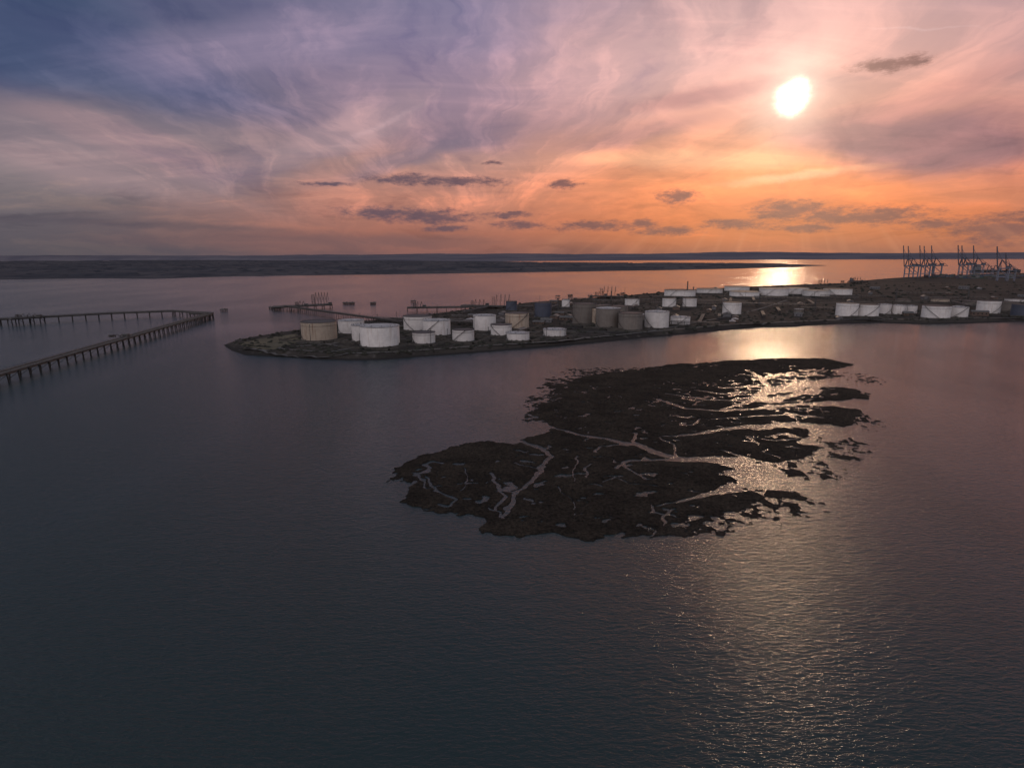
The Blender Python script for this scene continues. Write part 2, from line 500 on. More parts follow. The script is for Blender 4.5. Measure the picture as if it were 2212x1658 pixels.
# ---------------------------------------------------------------- marsh island
main_poly = [(846, 1022), (868, 1000), (905, 984), (960, 972), (1010, 957), (1050, 952), (1095, 958), (1128, 962), (1122, 948), (1160, 938), (1195, 926),
             (1182, 912), (1150, 893), (1168, 873), (1215, 858), (1200, 842), (1232, 824), (1275, 810), (1345, 800), (1450, 788), (1560, 780), (1680, 774), (1780, 774),
             (1815, 780), (1845, 788), (1800, 800), (1815, 812), (1760, 822), (1720, 830), (1780, 836), (1850, 840), (1887, 851), (1878, 862), (1820, 864),
             (1760, 868), (1700, 877), (1790, 876), (1862, 886), (1850, 906), (1825, 922), (1780, 916), (1710, 910), (1650, 915), (1570, 922), (1640, 927),
             (1735, 924), (1752, 940), (1718, 955), (1768, 966), (1755, 980), (1695, 998), (1640, 992), (1580, 988), (1500, 988), (1560, 998), (1582, 1012), (1568, 1022),
             (1592, 1036), (1560, 1050), (1535, 1060), (1580, 1062), (1625, 1062), (1650, 1075), (1610, 1095), (1560, 1112), (1500, 1134), (1400, 1160), (1300, 1160),
             (1180, 1154), (1125, 1166), (1080, 1156), (1045, 1142), (1042, 1120), (1000, 1114), (940, 1108), (905, 1096), (868, 1084), (882, 1062), (892, 1042)]
mp = wp(main_poly)
xs = [p[0] for p in mp]; ys = [p[1] for p in mp]
st = 0.5
gx = np.arange(min(xs) - 25, max(xs) + 45, st); gy = np.arange(min(ys) - 15, max(ys) + 15, st)
X, Y = np.meshgrid(gx, gy)
sd = sdf(X, Y, mp)
sd = sd + (fbm(X / 16, Y / 16, 3, 4) - 0.5) * 8 + (fbm(X / 3.2, Y / 3.2, 9, 3) - 0.5) * 5.0
chan = [([(1082, 1115), (1108, 1082), (1112, 1062), (1150, 1040), (1168, 1010), (1190, 985), (1172, 968), (1128, 953)], 0.7, 1.7),
        ([(1112, 1062), (1090, 1058), (1070, 1060)], .5, .4),
        ([(1072, 1102), (1090, 1075), (1085, 1060), (1058, 1022)], .7, .6),
        ([(1188, 922), (1260, 940), (1320, 950), (1380, 962), (1430, 982), (1480, 992), (1560, 990), (1620, 1002)], 1.1, 4.6),
        ([(1285, 976), (1300, 964), (1340, 960), (1375, 962)], .9, 1.1),
        ([(1372, 935), (1368, 950), (1380, 962)], .8, 1.2),
        ([(1332, 1010), (1345, 996), (1400, 993), (1470, 995), (1520, 994)], 1.1, 2.0),
        ([(1340, 1000), (1368, 1018), (1395, 1036)], .7, .7),
        ([(1435, 942), (1500, 938), (1560, 927), (1640, 922), (1720, 914), (1800, 926)], 1.1, 4.4),
        ([(1470, 918), (1500, 916), (1512, 905)], .9, .8),
        ([(1420, 862), (1480, 882), (1560, 887), (1640, 882), (1720, 873), (1800, 870)], 1.3, 3.4),
        ([(1440, 850), (1520, 862), (1600, 866), (1700, 858), (1780, 832)], 1.3, 3.2),
        ([(1500, 842), (1560, 850), (1640, 852), (1700, 845), (1760, 828)], 1.4, 3.6),
        ([(1560, 838), (1620, 834), (1690, 838), (1740, 828)], 2.0, 4.2),
        ([(1600, 808), (1680, 818), (1760, 822)], 1.4, 2.6),
        ([(1610, 798), (1640, 812), (1660, 835)], 1.2, 2.6),
        ([(1560, 885), (1620, 868), (1660, 838)], 1.4, 3.0),
        ([(918, 1030), (950, 1062), (985, 1078), (965, 1094), (945, 1088)], .5, .8),
        ([(1160, 1010), (1110, 1000)], .4, .4), ([(1270, 1030), (1262, 1012), (1275, 1000)], .5, .5),
        ([(1200, 1050), (1240, 1080), (1235, 1100)], .3, .3), ([(1440, 1140), (1430, 1115), (1460, 1100)], .5, .6),
        ([(1000, 1060), (1010, 1035), (1000, 1010)], .3, .3), ([(1240, 1040), (1238, 1015), (1250, 985)], .4, .4),
        ([(1640, 1050), (1540, 1064), (1480, 1078), (1420, 1090)], 2.4, .5), ([(1300, 1040), (1330, 1030), (1370, 1045), (1420, 1050)], .4, .5),
        ([(1560, 970), (1600, 985), (1640, 1000)], .6, 2), ([(1540, 905), (1600, 900), (1680, 896), (1760, 898)], .8, 1.3), ([(1600, 945), (1660, 950), (1720, 948)], .7, 1.2)]
wob = (fbm(X / 5, Y / 5, 21, 2) - 0.5) * 3.4
wob2 = (fbm(X / 5, Y / 5, 31, 2) - 0.5) * 3.4
for pts, wa, wb in chan:
    q = wp(pts); N = len(q) - 1
    for i in range(N):
        d_, tt = seg_dist(X + wob, Y + wob2, q[i], q[i + 1])
        ww = wa + (wb - wa) * ((i + tt) / N)
        sd = np.minimum(sd, (d_ - ww) * 1.2)
zone = sdf(X, Y, wp([(1430, 850), (1540, 800), (1650, 780), (1870, 772), (1930, 900), (1800, 1000), (1640, 1000), (1540, 890)]))
zf = sstep(zone, -5, 50)
rx_ = X * 0.94 + Y * 0.34; ry_ = -X * 0.34 + Y * 0.94
rid = np.abs(fbm(rx_ / 24 + wob * .06, ry_ / 13, 41, 3) - 0.5) * 2
sd = np.minimum(sd, (rid - 0.135 * zf) * 22 + (1 - zf) * 6)
rid2 = np.abs(fbm(rx_ / 12, ry_ / 9, 51, 3) - 0.5) * 2
sd = np.minimum(sd, (rid2 - 0.11 * zf) * 16 + (1 - zf) * 6)
rid4 = np.abs(fbm(X / 30 + wob * .08, Y / 34 + wob2 * .08, 141, 3) - 0.5) * 2
msk4 = sstep(fbm(X / 40, Y / 40, 151, 2), .42, .55)
sd = np.minimum(sd, (rid4 - 0.026 * msk4) * 30 + (1 - msk4) * 6)
pool = fbm(X / 7, Y / 5, 61, 3)
sd = np.minimum(sd, (0.755 - 0.06 * zf - pool) * 22)
rid3 = np.abs(fbm(X / 22 + wob * .1, Y / 18 + wob2 * .1, 71, 4) - 0.5) * 2
hair = sstep(rid3, 0.0, 0.045)
veg = fbm(X / 1.3, Y / 1.3, 81, 3, 0.7)
tus = fbm(X / 5, Y / 5, 91, 3)
Z = np.clip(sd, -2.5, 0.7) * 0.36
up = sstep(sd, 0.0, 1.2)
Z = Z + up * ((veg - 0.45) * 0.5 + (tus - 0.5) * 0.25) - up * (1 - hair) * 0.34
Z = Z + up * 0.2 * rng.rand(*Z.shape)
def fringe(px, py, rx, ry, thr, seed):
    global Z
    c = P(px, py)
    mm = mpp(px, py)
    ax = rx * mm
    y1 = P(px, py - ry)[1] - c[1]; y2 = c[1] - P(px, py + ry)[1]
    ay = (y1 + y2) / 2
    rr = 1 - np.hypot((X - c[0]) / ax, (Y - c[1]) / ay)
    nz = fbm(X / 3.4, Y / 3.8, seed, 4, 0.7)
    h = (nz - thr + np.clip(rr, -1, 0.5) * 0.30) * 2.0
    Z = np.where(rr > -0.2, np.maximum(Z, np.clip(h, -2, 0.22) * 1.0), Z)
for a_ in [(1680, 1085, 90, 30, .64, 5), (1590, 1105, 90, 28, .62, 6), (1730, 1010, 90, 30, .68, 7), (1830, 985, 45, 10, .65, 8), (1820, 960, 60, 18, .69, 12),
           (1230, 840, 60, 26, .58, 13), (1180, 870, 50, 24, .62, 14), (1330, 806, 120, 12, .62, 15), (1150, 900, 30, 14, .62, 16), (850, 1038, 30, 8, .64, 17),
           (1700, 1070, 50, 12, .63, 18), (1860, 815, 40, 14, .68, 19), (1480, 1140, 90, 20, .62, 20), (1840, 900, 50, 24, .68, 23)]:
    fringe(*a_)
Z = np.clip(Z, -1.2, 3)
mt, t, b = newmat('salt_marsh')
g = t.new('ShaderNodeNewGeometry'); pos = g.outputs['Position']
a1 = t.noise(pos, 0.05, 6, 0.65); a2 = t.noise(pos, 0.9, 7, 0.72)
c = t.mix(t.mr(a1, 0.38, 0.62), (0.019, 0.0165, 0.015, 1), (0.034, 0.029, 0.025, 1))
c = t.mix(t.mr(a2, 0.36, 0.66), t.mix(1.0, c, (0.45, 0.45, 0.45, 1), 'MULTIPLY'), t.mix(1.0, c, (1.6, 1.53, 1.45, 1), 'MULTIPLY'))
zz = t.sep(pos)[2]
c = t.mix(t.mr(zz, 0.2, 0.03), c, (0.014, 0.013, 0.013, 1))
t.put(b.inputs['Base Color'], c)
b.inputs['Roughness'].default_value = 0.95
b.inputs['Specular IOR Level'].default_value = 0.1
bp = t.new('ShaderNodeBump'); bp.inputs['Distance'].default_value = 0.5
t.put(bp.inputs['Height'], t.noise(pos, 1.5, 6, 0.72)); t.put(b.inputs['Normal'], bp.outputs[0])
grid_obj('marsh_island', X, Y, Z, mt, cut=-0.4)

# ---------------------------------------------------------------- refinery peninsula
near = [(483, 745), (500, 757), (530, 767), (600, 770), (690, 776), (760, 778), (830, 777), (900, 771), (1000, 764), (1150, 752), (1300, 739), (1400, 729),
        (1480, 722), (1560, 714), (1650, 706), (1720, 705), (1800, 700), (1900, 697), (2000, 700), (2100, 698), (2212, 694), (2500, 688)]
far = [(2500, 586), (2212, 591), (2100, 594), (2030, 597), (1960, 600), (1900, 604), (1850, 609), (1830, 613), (1700, 618), (1600, 622), (1500, 627), (1425, 634), (1330, 642),
       (1250, 648), (1150, 655), (1090, 662), (1010, 671), (930, 681), (860, 690), (760, 700), (690, 709), (600, 722), (530, 733), (500, 739)]
pen = wp(near + far)
xs = [p[0] for p in pen]; ys = [p[1] for p in pen]
gx = np.arange(min(xs) - 30, max(xs) + 30, 5.0); gy = np.arange(min(ys) - 30, max(ys) + 30, 5.0)
X, Y = np.meshgrid(gx, gy)
sd = sdf(X, Y, pen) + (fbm(X / 45, Y / 45, 5, 3) - 0.5) * 10 * sstep(Y, 500, 900)
Z = np.clip(sd, -8, 9) * 0.3
bank = np.exp(-((sd - 13) / 5.0) ** 2) * 1.2
Z = Z + bank + sstep(sd, 4, 12) * ((fbm(X / 30, Y / 30, 15, 4) - 0.5) * 0.8)
cm = P(2060, 632)
Z = Z + sstep(sd, 10, 120) * 7 * np.exp(-(((X - cm.x) / 700) ** 2 + ((Y - cm.y) / 330) ** 2))
LX, LY, LZ = gx, gy, Z.copy()
def gz(x, y):
    i = int((x - LX[0]) / 5.0); j = int((y - LY[0]) / 5.0)
    if 0 <= i < len(LX) and 0 <= j < len(LY):
        return float(LZ[j, i])
    return 0.0
def psd(x, y):
    return float(sdf(np.array([[x]]), np.array([[y]]), pen)[0, 0])
mt, t, b = newmat('refinery_ground')
g = t.new('ShaderNodeNewGeometry'); pos = g.outputs['Position']
a1 = t.noise(pos, 0.012, 6, 0.6, 0.5); a2 = t.noise(t.mapping(pos, scale=(1, 0.6, 1)), 0.08, 6, 0.65)
c = t.mix(t.mr(a1, 0.4, 0.6), (0.032, 0.029, 0.028, 1), (0.052, 0.046, 0.042, 1))
c = t.mix(t.mr(a2, 0.56, 0.7), c, (0.09, 0.082, 0.08, 1))
c = t.mix(t.mr(a2, 0.42, 0.3), c, (0.022, 0.021, 0.018, 1))
zz = t.sep(pos)[2]
c = t.mix(t.mr(zz, 1.6, 0.6), c, (0.028, 0.026, 0.027, 1))
t.put(b.inputs['Base Color'], c)
b.inputs['Roughness'].default_value = 0.95
b.inputs['Specular IOR Level'].default_value = 0.1
grid_obj('refinery_ground', X, Y, Z, mt, cut=-1.5)

gp = wp([(515, 745), (560, 732), (640, 722), (650, 738), (610, 748), (580, 758), (530, 760)], 2.5)
xs = [p[0] for p in gp]; ys = [p[1] for p in gp]
gX, gY = np.meshgrid(np.arange(min(xs), max(xs), 2.0), np.arange(min(ys), max(ys), 2.0))
gs = sdf(gX, gY, gp)
gZ = np.vectorize(gz)(gX, gY) + np.clip(gs, -4, 1) * 0.35 + 0.15 + rng.rand(*gX.shape) * 0.2
M_grass = simple('rough_grass', (0.085, 0.075, 0.05), 1.0, 0.3, 0.08)
grid_obj('grass_field', gX, gY, np.where(gs > -3, gZ, gZ - 8), M_grass)

M_road = simple('asphalt_road', (0.085, 0.08, 0.08), 0.9, 0.2, 0.1)
def road(pts, w=5.0):
    mb = MB(); q = [P(x, y, 2.8) for x, y in pts]
    dense = []
    for i in range(len(q) - 1):
        L = (q[i + 1] - q[i]).length; k_ = max(1, int(L / 6))
        for j in range(k_): dense.append(q[i].lerp(q[i + 1], j / k_))
    dense.append(q[-1])
    for i, p in enumerate(dense):
        d_ = (dense[min(i + 1, len(dense) - 1)] - dense[max(i - 1, 0)]).normalized()
        s_ = Vector((-d_.y, d_.x, 0)) * w / 2
        z = max(gz(p.x, p.y), gz(*(p + s_)[:2]), gz(*(p - s_)[:2])) + 0.3
        mb.v += [(p.x + s_.x, p.y + s_.y, z), (p.x - s_.x, p.y - s_.y, z)]
        if i:
            b_ = len(mb.v) - 4
            mb.f.append((b_, b_ + 1, b_ + 3, b_ + 2)); mb.m.append(0)
    return mb.obj('road', [M_road])
road([(520, 752), (600, 762), (700, 768), (860, 762), (1000, 752), (1200, 739), (1400, 719), (1560, 704), (1800, 692), (2230, 688)], 6)
road([(640, 748), (720, 742), (860, 704), (1000, 688), (1150, 676), (1400, 665), (1800, 655), (2200, 648)], 6)
road([(870, 733), (1160, 716), (1400, 716), (1540, 690), (1640, 668), (1700, 650)], 5)
road([(590, 746), (620, 738), (700, 742), (760, 752), (700, 762), (620, 757), (590, 746)], 4)

# ---------------------------------------------------------------- storage tanks
tank_xy = []
def tank(cx, by, w, h, kind, mat, z0=None):
    z = 2.6
    p = P(cx, by, z); s = mpp(cx, by, z)
    r = w / 2 * s; hh = h * s * 1.02
    d_ = Vector((p.x, p.y, 0)).normalized()
    c = p + d_ * r
    z = gz(c.x, c.y) - 0.4
    hh += p.z - z
    tank_xy.append((c.x, c.y, r, hh))
    mb = MB(); seg = 56
    mb.cyl((0, 0, 0), r, hh, seg, 0, top=False)
    mb.cyl((0, 0, 0), r + 1.2, 0.7, seg, 4, top=True)
    mb.cyl((0, 0, hh - 0.25), r + 0.35, 0.28, seg, 2, top=(kind == 'cone'), bottom=True)
    if kind == 'cone':
        mb.cyl((0, 0, hh + 0.03), r + 0.34, r * 0.10, seg, 1, top=True, r2=0.4)
        mb.cyl((0, 0, hh + r * 0.10), 0.5, 0.9, 8, 2)
        for i in range(10):
            a = i * 0.63; mb.cyl((r * .8 * math.cos(a), r * .8 * math.sin(a), hh + r * .02), 0.3, 0.8, 6, 2)
    else:
        rd = 0.18 if kind == 'float' else 0.55
        zt = hh * (1 - rd)
        mb.cyl((0, 0, zt), r - 0.15, hh - zt + 0.1, seg, 3, top=False, flip=True)
        b_ = len(mb.v)
        for i in range(seg):
            a = 2 * math.pi * i / seg; mb.v.append(((r - .15) * math.cos(a), (r - .15) * math.sin(a), zt))
        mb.f.append(tuple(range(b_, b_ + seg))); mb.m.append(3 if kind == 'open' else 1)
        for i in range(seg):
            j = (i + 1) % seg
            a = 2 * math.pi * i / seg; a2_ = 2 * math.pi * j / seg; b_ = len(mb.v)
            for rr, aa in ((r - .15, a), (r + .35, a), (r + .35, a2_), (r - .15, a2_)):
                mb.v.append((rr * math.cos(aa), rr * math.sin(aa), hh + 0.06))
            mb.f.append((b_, b_ + 1, b_ + 2, b_ + 3)); mb.m.append(2)
        for fr in (0.8,):
            mb.cyl((0, 0, hh * fr), r + 0.4, 0.2, seg, 2, top=True, bottom=True)
    for i in range(28):
        a = 2 * math.pi * i / 28; a2_ = 2 * math.pi * (i + 1) / 28
        p1 = (r * math.cos(a), r * math.sin(a), hh); p2 = (r * math.cos(a), r * math.sin(a), hh + 1.1)
        p3 = (r * math.cos(a2_), r * math.sin(a2_), hh + 1.1)
        mb.beam(p1, p2, 0.08, mat=2); mb.beam(p2, p3, 0.08, mat=2)
    a0 = random.uniform(-2.6, -1.6); steps = int(hh / 0.5); da = 0.62 / r
    sg = random.choice((-1, 1))
    pr = None
    for i in range(steps):
        a = a0 + sg * i * da
        q = ((r + .6) * math.cos(a), (r + .6) * math.sin(a), 0.5 + i * hh / steps)
        mb.box(q, (1.0, 0.7, 0.12), 2, a)
        qq = ((r + 1.05) * math.cos(a), (r + 1.05) * math.sin(a), 0.5 + i * hh / steps + 0.5)
        if pr: mb.beam(pr, qq, 0.12, 0.3, 2)
        pr = qq
    for k_ in range(2):
        a = -1.2 - k_ * 0.9
        mb.beam((r * math.cos(a), r * math.sin(a), 1.2), ((r + 6) * math.cos(a), (r + 6) * math.sin(a), 1.2), 0.5, mat=5)
    return mb.obj('storage_tank', [mat, M_roof, M_steel, M_inside, M_conc, M_pipe], (c.x, c.y, z))
Wt, Bg, Tn, Bl = M_white, M_beige, M_tan, M_blue
T = [(691, 736, 76, 38, 'float', Bg), (760, 721, 56, 27, 'cone', Wt), (822, 750, 86, 42, 'cone', Wt), (782, 738, 42, 34, 'cone', Wt),
     (903, 714, 62, 29, 'float', Wt), (944, 725, 60, 31, 'cone', Wt), (916, 743, 50, 23, 'open', Wt), (1001, 738, 48, 24, 'open', Wt),
     (1047, 715, 50, 32, 'cone', Wt), (1083, 725, 46, 22, 'open', Wt), (1117, 710, 52, 32, 'float', Bg), (1119, 736, 50, 15, 'cone', Wt),
     (1198, 727, 50, 14, 'cone', Wt), (1173, 686, 37, 31, 'float', Bl), (1222, 664, 17, 16, 'cone', Wt), (1262, 700, 52, 42, 'float', Tn),
     (1313, 708, 54, 40, 'cone', Tn), (1361, 713, 52, 35, 'open', Tn), (1418, 709, 52, 34, 'cone', Wt), (1469, 702, 42, 16, 'cone', Wt), (1365, 661, 31, 15, 'open', Wt),
     (1445, 664, 29, 19, 'open', Wt), (1489, 664, 30, 19, 'open', Wt), (1580, 680, 39, 26, 'open', Wt), (1468, 643, 67, 15, 'open', Wt),
     (1532, 637, 55, 12, 'open', Wt), (1591, 633, 52, 13, 'open', Wt), (1608, 644, 64, 13, 'float', Wt), (1670, 643, 60, 19, 'open', Wt),
     (1716, 640, 56, 17, 'float', Wt), (1762, 644, 55, 16, 'float', Wt), (1808, 642, 57, 17, 'float', Wt), (1828, 684, 44, 28, 'open', Wt),
     (1873, 684, 43, 25, 'open', Wt), (1909, 680, 26, 22, 'cone', Wt), (1938, 680, 28, 20, 'cone', Wt), (1966, 678, 24, 17, 'cone', Wt),
     (2020, 688, 54, 26, 'open', Wt), (2066, 686, 40, 22, 'cone', Wt), (2133, 678, 43, 27, 'open', Wt), (2178, 673, 36, 20, 'float', Tn),
     (2206, 683, 40, 24, 'float', Bl), (1105, 671, 24, 19, 'float', Bl), (1300, 684, 40, 24, 'float', Tn), (1336, 684, 40, 22, 'float', Tn), (1385, 700, 30, 20, 'cone', Tn),
     (1288, 700, 26, 34, 'open', Bg), (2100, 660, 36, 9, 'float', Tn), (2030, 655, 34, 9, 'float', Bg), (1950, 655, 30, 8, 'float', Tn), (2190, 655, 34, 9, 'float', Wt), (1725, 678, 20, 10, 'cone', Tn)]
for a_ in T:
    tank(*a_)

def clear(x, y, rad):
    for tx, ty, tr, _ in tank_xy:
        if math.hypot(x - tx, y - ty) < tr + rad: return False
    return True

def bund(cx, cy, hw, hd, rz):
    mb = MB(); co, si = math.cos(rz), math.sin(rz)
    cs = [(-hw, -hd), (hw, -hd), (hw, hd), (-hw, hd)]
    cs = [(cx + x * co - y * si, cy + x * si + y * co) for x, y in cs]
    for i in range(4):
        a = Vector(cs[i]); b_ = Vector(cs[(i + 1) % 4])
        if psd(*a) < 6 or psd(*b_) < 6: continue
        L = (b_ - a).length; k_ = max(1, int(L / 8)); d_ = (b_ - a).normalized(); nn = Vector((-d_.y, d_.x))
        base = len(mb.v)
        for j in range(k_ + 1):
            p = a.lerp(b_, j / k_); z = gz(p.x, p.y)
            for off, hz in ((-2.6, -0.4), (-0.7, 1.7), (0.7, 1.7), (2.6, -0.4)):
                mb.v.append((p.x + nn.x * off, p.y + nn.y * off, z + hz + random.uniform(-.12, .12)))
            if j:
                q = base + (j - 1) * 4
                for s_ in range(3):
                    mb.f.append((q + s_, q + s_ + 1, q + s_ + 5, q + s_ + 4)); mb.m.append(0)
    if mb.f: mb.obj('earth_bund', [M_bund])
for i in range(0, len(tank_xy), 1):
    x, y, r, _ = tank_xy[i]
    if y < 1500: bund(x, y, r + 9, r + 11, -0.35 + random.uniform(-.03, .03))

def shed(x, y, w, d, h, rz, brick):
    z = gz(x, y) - 0.3
    mb = MB(); mb.box((0, 0, h / 2), (w, d, h), 0)
    b_ = len(mb.v); rh = d * 0.22; o_ = 0.5
    mb.v += [(-w / 2 - o_, -d / 2 - o_, h + .003), (w / 2 + o_, -d / 2 - o_, h + .003), (w / 2 + o_, d / 2 + o_, h + .003), (-w / 2 - o_, d / 2 + o_, h + .003), (-w / 2 - o_, 0, h + rh), (w / 2 + o_, 0, h + rh)]
    for q in ((0, 1, 5, 4), (2, 3, 4, 5), (0, 4, 3), (1, 2, 5)):
        mb.f.append(tuple(b_ + i for i in q)); mb.m.append(1)
    for i in range(int(w / 5)):
        xx = -w / 2 + 2.5 + i * 5
        mb.box((xx, -d / 2 - 0.02, h * 0.55), (1.8, 0.08, h * 0.3), 2)
        mb.box((xx, d / 2 + 0.02, h * 0.55), (1.8, 0.08, h * 0.3), 2)
    mb.box((w / 2 + .02, 0, h * .35), (0.08, 2.6, h * .7), 2)
    mb.obj('brick_building' if brick else 'metal_shed', [M_brick if brick else M_sheet, M_roof if random.random() < .15 else M_pipe, M_glass], (x, y, z), rz)
cnt = 0
for _ in range(2500):
    if cnt >= 55: break
    px = random.uniform(880, 2210); py = random.uniform(625, 725)
    p = P(px, py, 2.6)
    if psd(p.x, p.y) < 18: continue
    w = random.uniform(8, 22); d = random.uniform(6, 11)
    if p.y > 1500: w *= 1.4; d *= 1.4
    if not clear(p.x, p.y, w * .7): continue
    shed(p.x, p.y, w, d, random.uniform(3, 6), -0.35 + random.choice((0, math.pi / 2)), random.random() < .5)
    tank_xy.append((p.x, p.y, w * .5, 5)); cnt += 1

def pipe_rack(x, y, L, rz):
    mb = MB(); z = gz(x, y)
    for i in range(int(L / 8) + 1):
        xx = -L / 2 + i * 8
        for yy in (-2.2, 2.2): mb.beam((xx, yy, -1.5), (xx, yy, 5.2), 0.35, mat=0)
        mb.beam((xx, -2.4, 5.2), (xx, 2.4, 5.2), 0.3, mat=0); mb.beam((xx, -2.4, 3.6), (xx, 2.4, 3.6), 0.3, mat=0)
    for j in range(5):
        mb.beam((-L / 2, -1.8 + j * .9, 5.6), (L / 2, -1.8 + j * .9, 5.6), 0.45, mat=1)
        if j % 2: mb.beam((-L / 2, -1.8 + j * .9, 4.0), (L / 2, -1.8 + j * .9, 4.0), 0.45, mat=1)
    mb.obj('pipe_rack', [M_steel, M_pipe], (x, y, z), rz)
for _ in range(900):
    px = random.uniform(860, 2200); py = random.uniform(640, 740)
    p = P(px, py, 2.6); L = random.uniform(40, 130)
    rz = -0.35 + random.choice((0, math.pi / 2, 0))
    ok = True
    for s_ in (-.5, -.25, 0, .25, .5):
        x_ = p.x + math.cos(rz) * L * s_; y_ = p.y + math.sin(rz) * L * s_
        if psd(x_, y_) < 12 or not clear(x_, y_, 4): ok = False
    if ok:
        pipe_rack(p.x, p.y, L, rz); cnt += 1
    if cnt > 95: break

def mast(x, y, h):
    mb = MB(); mb.cyl((0, 0, -1), 0.35, h + 1, 8, 0, r2=0.16)
    mb.box((0, 0, h), (2.4, 0.6, 0.5), 0); mb.box((0, 0, h - 1.2), (1.2, 1.2, 0.15), 0)
    mb.obj('floodlight_mast', [M_steel], (x, y, gz(x, y)), random.uniform(0, 3))
def stack(x, y, h, r):
    mb = MB(); mb.cyl((0, 0, -1), r, h + 1, 14, 0, r2=r * .7); mb.cyl((0, 0, h * .6), r + .8, .3, 14, 1, bottom=True); mb.cyl((0, 0, h * .95), r + .6, .3, 14, 1, bottom=True)
    for i in range(4):
        a = i * math.pi / 2; mb.beam(((r + .4) * math.cos(a), (r + .4) * math.sin(a), 0), ((r * .7 + .5) * math.cos(a), (r * .7 + .5) * math.sin(a), h), .15, mat=1)
    mb.obj('vent_stack', [M_conc, M_steel], (x, y, gz(x, y)))
c2 = 0
for _ in range(800):
    px = random.uniform(660, 2200); py = random.uniform(632, 750)
    p = P(px, py, 2.6)
    if psd(p.x, p.y) > 10 and clear(p.x, p.y, 2):
        mast(p.x, p.y, random.uniform(11, 20)); c2 += 1
    if c2 > 45: break
for px, py, h in ((1484, 640, 30), (1320, 655, 22), (1497, 640, 18), (1205, 668, 18), (1640, 660, 20), (1760, 668, 18), (2090, 650, 22), (1935, 648, 20)):
    p = P(px, py, 2.6); stack(p.x, p.y, h, 1.3)

mb = MB(); c3 = 0
for _ in range(9000):
    px = random.uniform(500, 2212); py = random.uniform(612, 775)
    p = P(px, py, 2.6)
    s_ = psd(p.x, p.y)
    if s_ < 6 or not clear(p.x, p.y, 2): continue
    if s_ > 26 and random.random() < .55: continue
    r = random.uniform(.7, 2.2) * (1.5 if p.y > 1200 else 1); z = gz(p.x, p.y) - .2
    b_ = len(mb.v); ns = 7
    for ring, (rr, zz_) in enumerate(((1.0, 0), (1.05, .45), (.6, .85))):
        for i in range(ns):
            a = 2 * math.pi * i / ns + ring; q = r * rr * random.uniform(.7, 1.25)
            mb.v.append((p.x + q * math.cos(a) * 1.3, p.y + q * math.sin(a), z + r * zz_ * random.uniform(.75, 1.2)))
    mb.v.append((p.x, p.y, z + r * 1.05))
    for ring in range(2):
        for i in range(ns):
            j = (i + 1) % ns
            mb.f.append((b_ + ring * ns + i, b_ + ring * ns + j, b_ + ring * ns + ns + j, b_ + ring * ns + ns + i)); mb.m.append(0)
    for i in range(ns):
        mb.f.append((b_ + 2 * ns + i, b_ + 2 * ns + (i + 1) % ns, b_ + 3 * ns)); mb.m.append(0)
    c3 += 1
    if c3 > 2600: break
mb.obj('shrubs', [M_shrub])

# ---------------------------------------------------------------- jetties
def jetty(pts, z, w, sp, name='jetty', pipes=3, pw=0.9, below=True, parent=None, rail=True, thick=1.1):
    q = [P(x, y, z) for x, y in pts]
    mb = MB()
    for i in range(len(q) - 1):
        a, b_ = q[i], q[i + 1]; d_ = (b_ - a); L = d_.length; d_.normalize()
        nn = Vector((-d_.y, d_.x, 0))
        mb.beam(a - d_ * 0.5, b_ + d_ * 0.5, w, thick, 0)
        for s_ in (-1, 1):
            mb.beam(a + nn * s_ * w * .4 - Vector((0, 0, 1.2)), b_ + nn * s_ * w * .4 - Vector((0, 0, 1.2)), .5, .9, 2)
        k_ = max(1, int(L / sp))
        for j in range(k_ + 1):
            p = a.lerp(b_, j / k_)
            for s_ in (-.42, .42):
                o = nn * w * s_
                mb.beam(p + o - Vector((0, 0, .6)), Vector((p.x + o.x * 1.25, p.y + o.y * 1.25, -2)), pw, mat=1)
            mb.beam(p - nn * w * .55 - Vector((0, 0, .95)), p + nn * w * .55 - Vector((0, 0, .95)), pw * 1.1, mat=1)
            mb.beam(p - nn * w * .5 - Vector((0, 0, 1.4)), Vector((p.x + nn.x * w * .5, p.y + nn.y * w * .5, 1.0)), pw * .4, mat=1)
        for j in range(pipes):
            o = nn * (w * .42 - j * .8) + Vector((0, 0, thick / 2 + .5))
            mb.beam(a + o, b_ + o, .5, mat=3)
        if rail:
            for s_ in (-.49, .49):
                o = nn * w * s_
                mb.beam(a + o + Vector((0, 0, thick / 2 + 1.1)), b_ + o + Vector((0, 0, thick / 2 + 1.1)), .12, mat=2)
                kk = max(1, int(L / 4))
                for j in range(kk + 1):
                    p = a.lerp(b_, j / kk) + o
                    mb.beam(p + Vector((0, 0, thick / 2)), p + Vector((0, 0, thick / 2 + 1.1)), .12, mat=2)
    return mb.obj(name, [M_conc, M_pile, M_steel, M_pipe])
jetty([(-260, 880), (455, 677)], 7.5, 7.0, 13, pw=.75)
jetty([(455, 676), (375, 671), (240, 676), (0, 689), (-200, 697)], 7.5, 5, 16, pw=.8)
jetty([(90, 683), (20, 688)], 8.2, 16, 12, name='jetty_head')
jetty([(456, 676), (415, 676)], 8.4, 12, 10, name='jetty_head')
jetty([(868, 694), (615, 660)], 7, 4, 14, pw=.6, thick=.7, pipes=2)
jetty([(590, 663), (715, 657)], 6, 13, 14, name='jetty_head')
jetty([(1150, 661), (880, 664)], 6, 5, 16, pw=.7)
jetty([(1090, 661), (1000, 659)], 7, 18, 14, name='jetty_head')
jetty([(1345, 640), (1275, 639)], 7, 16, 14, name='jetty_head')
jetty([(1810, 613), (1735, 616)], 7, 14, 18, name='jetty_head')
jetty([(1870, 607), (1835, 609)], 7, 12, 18, name='jetty_head')

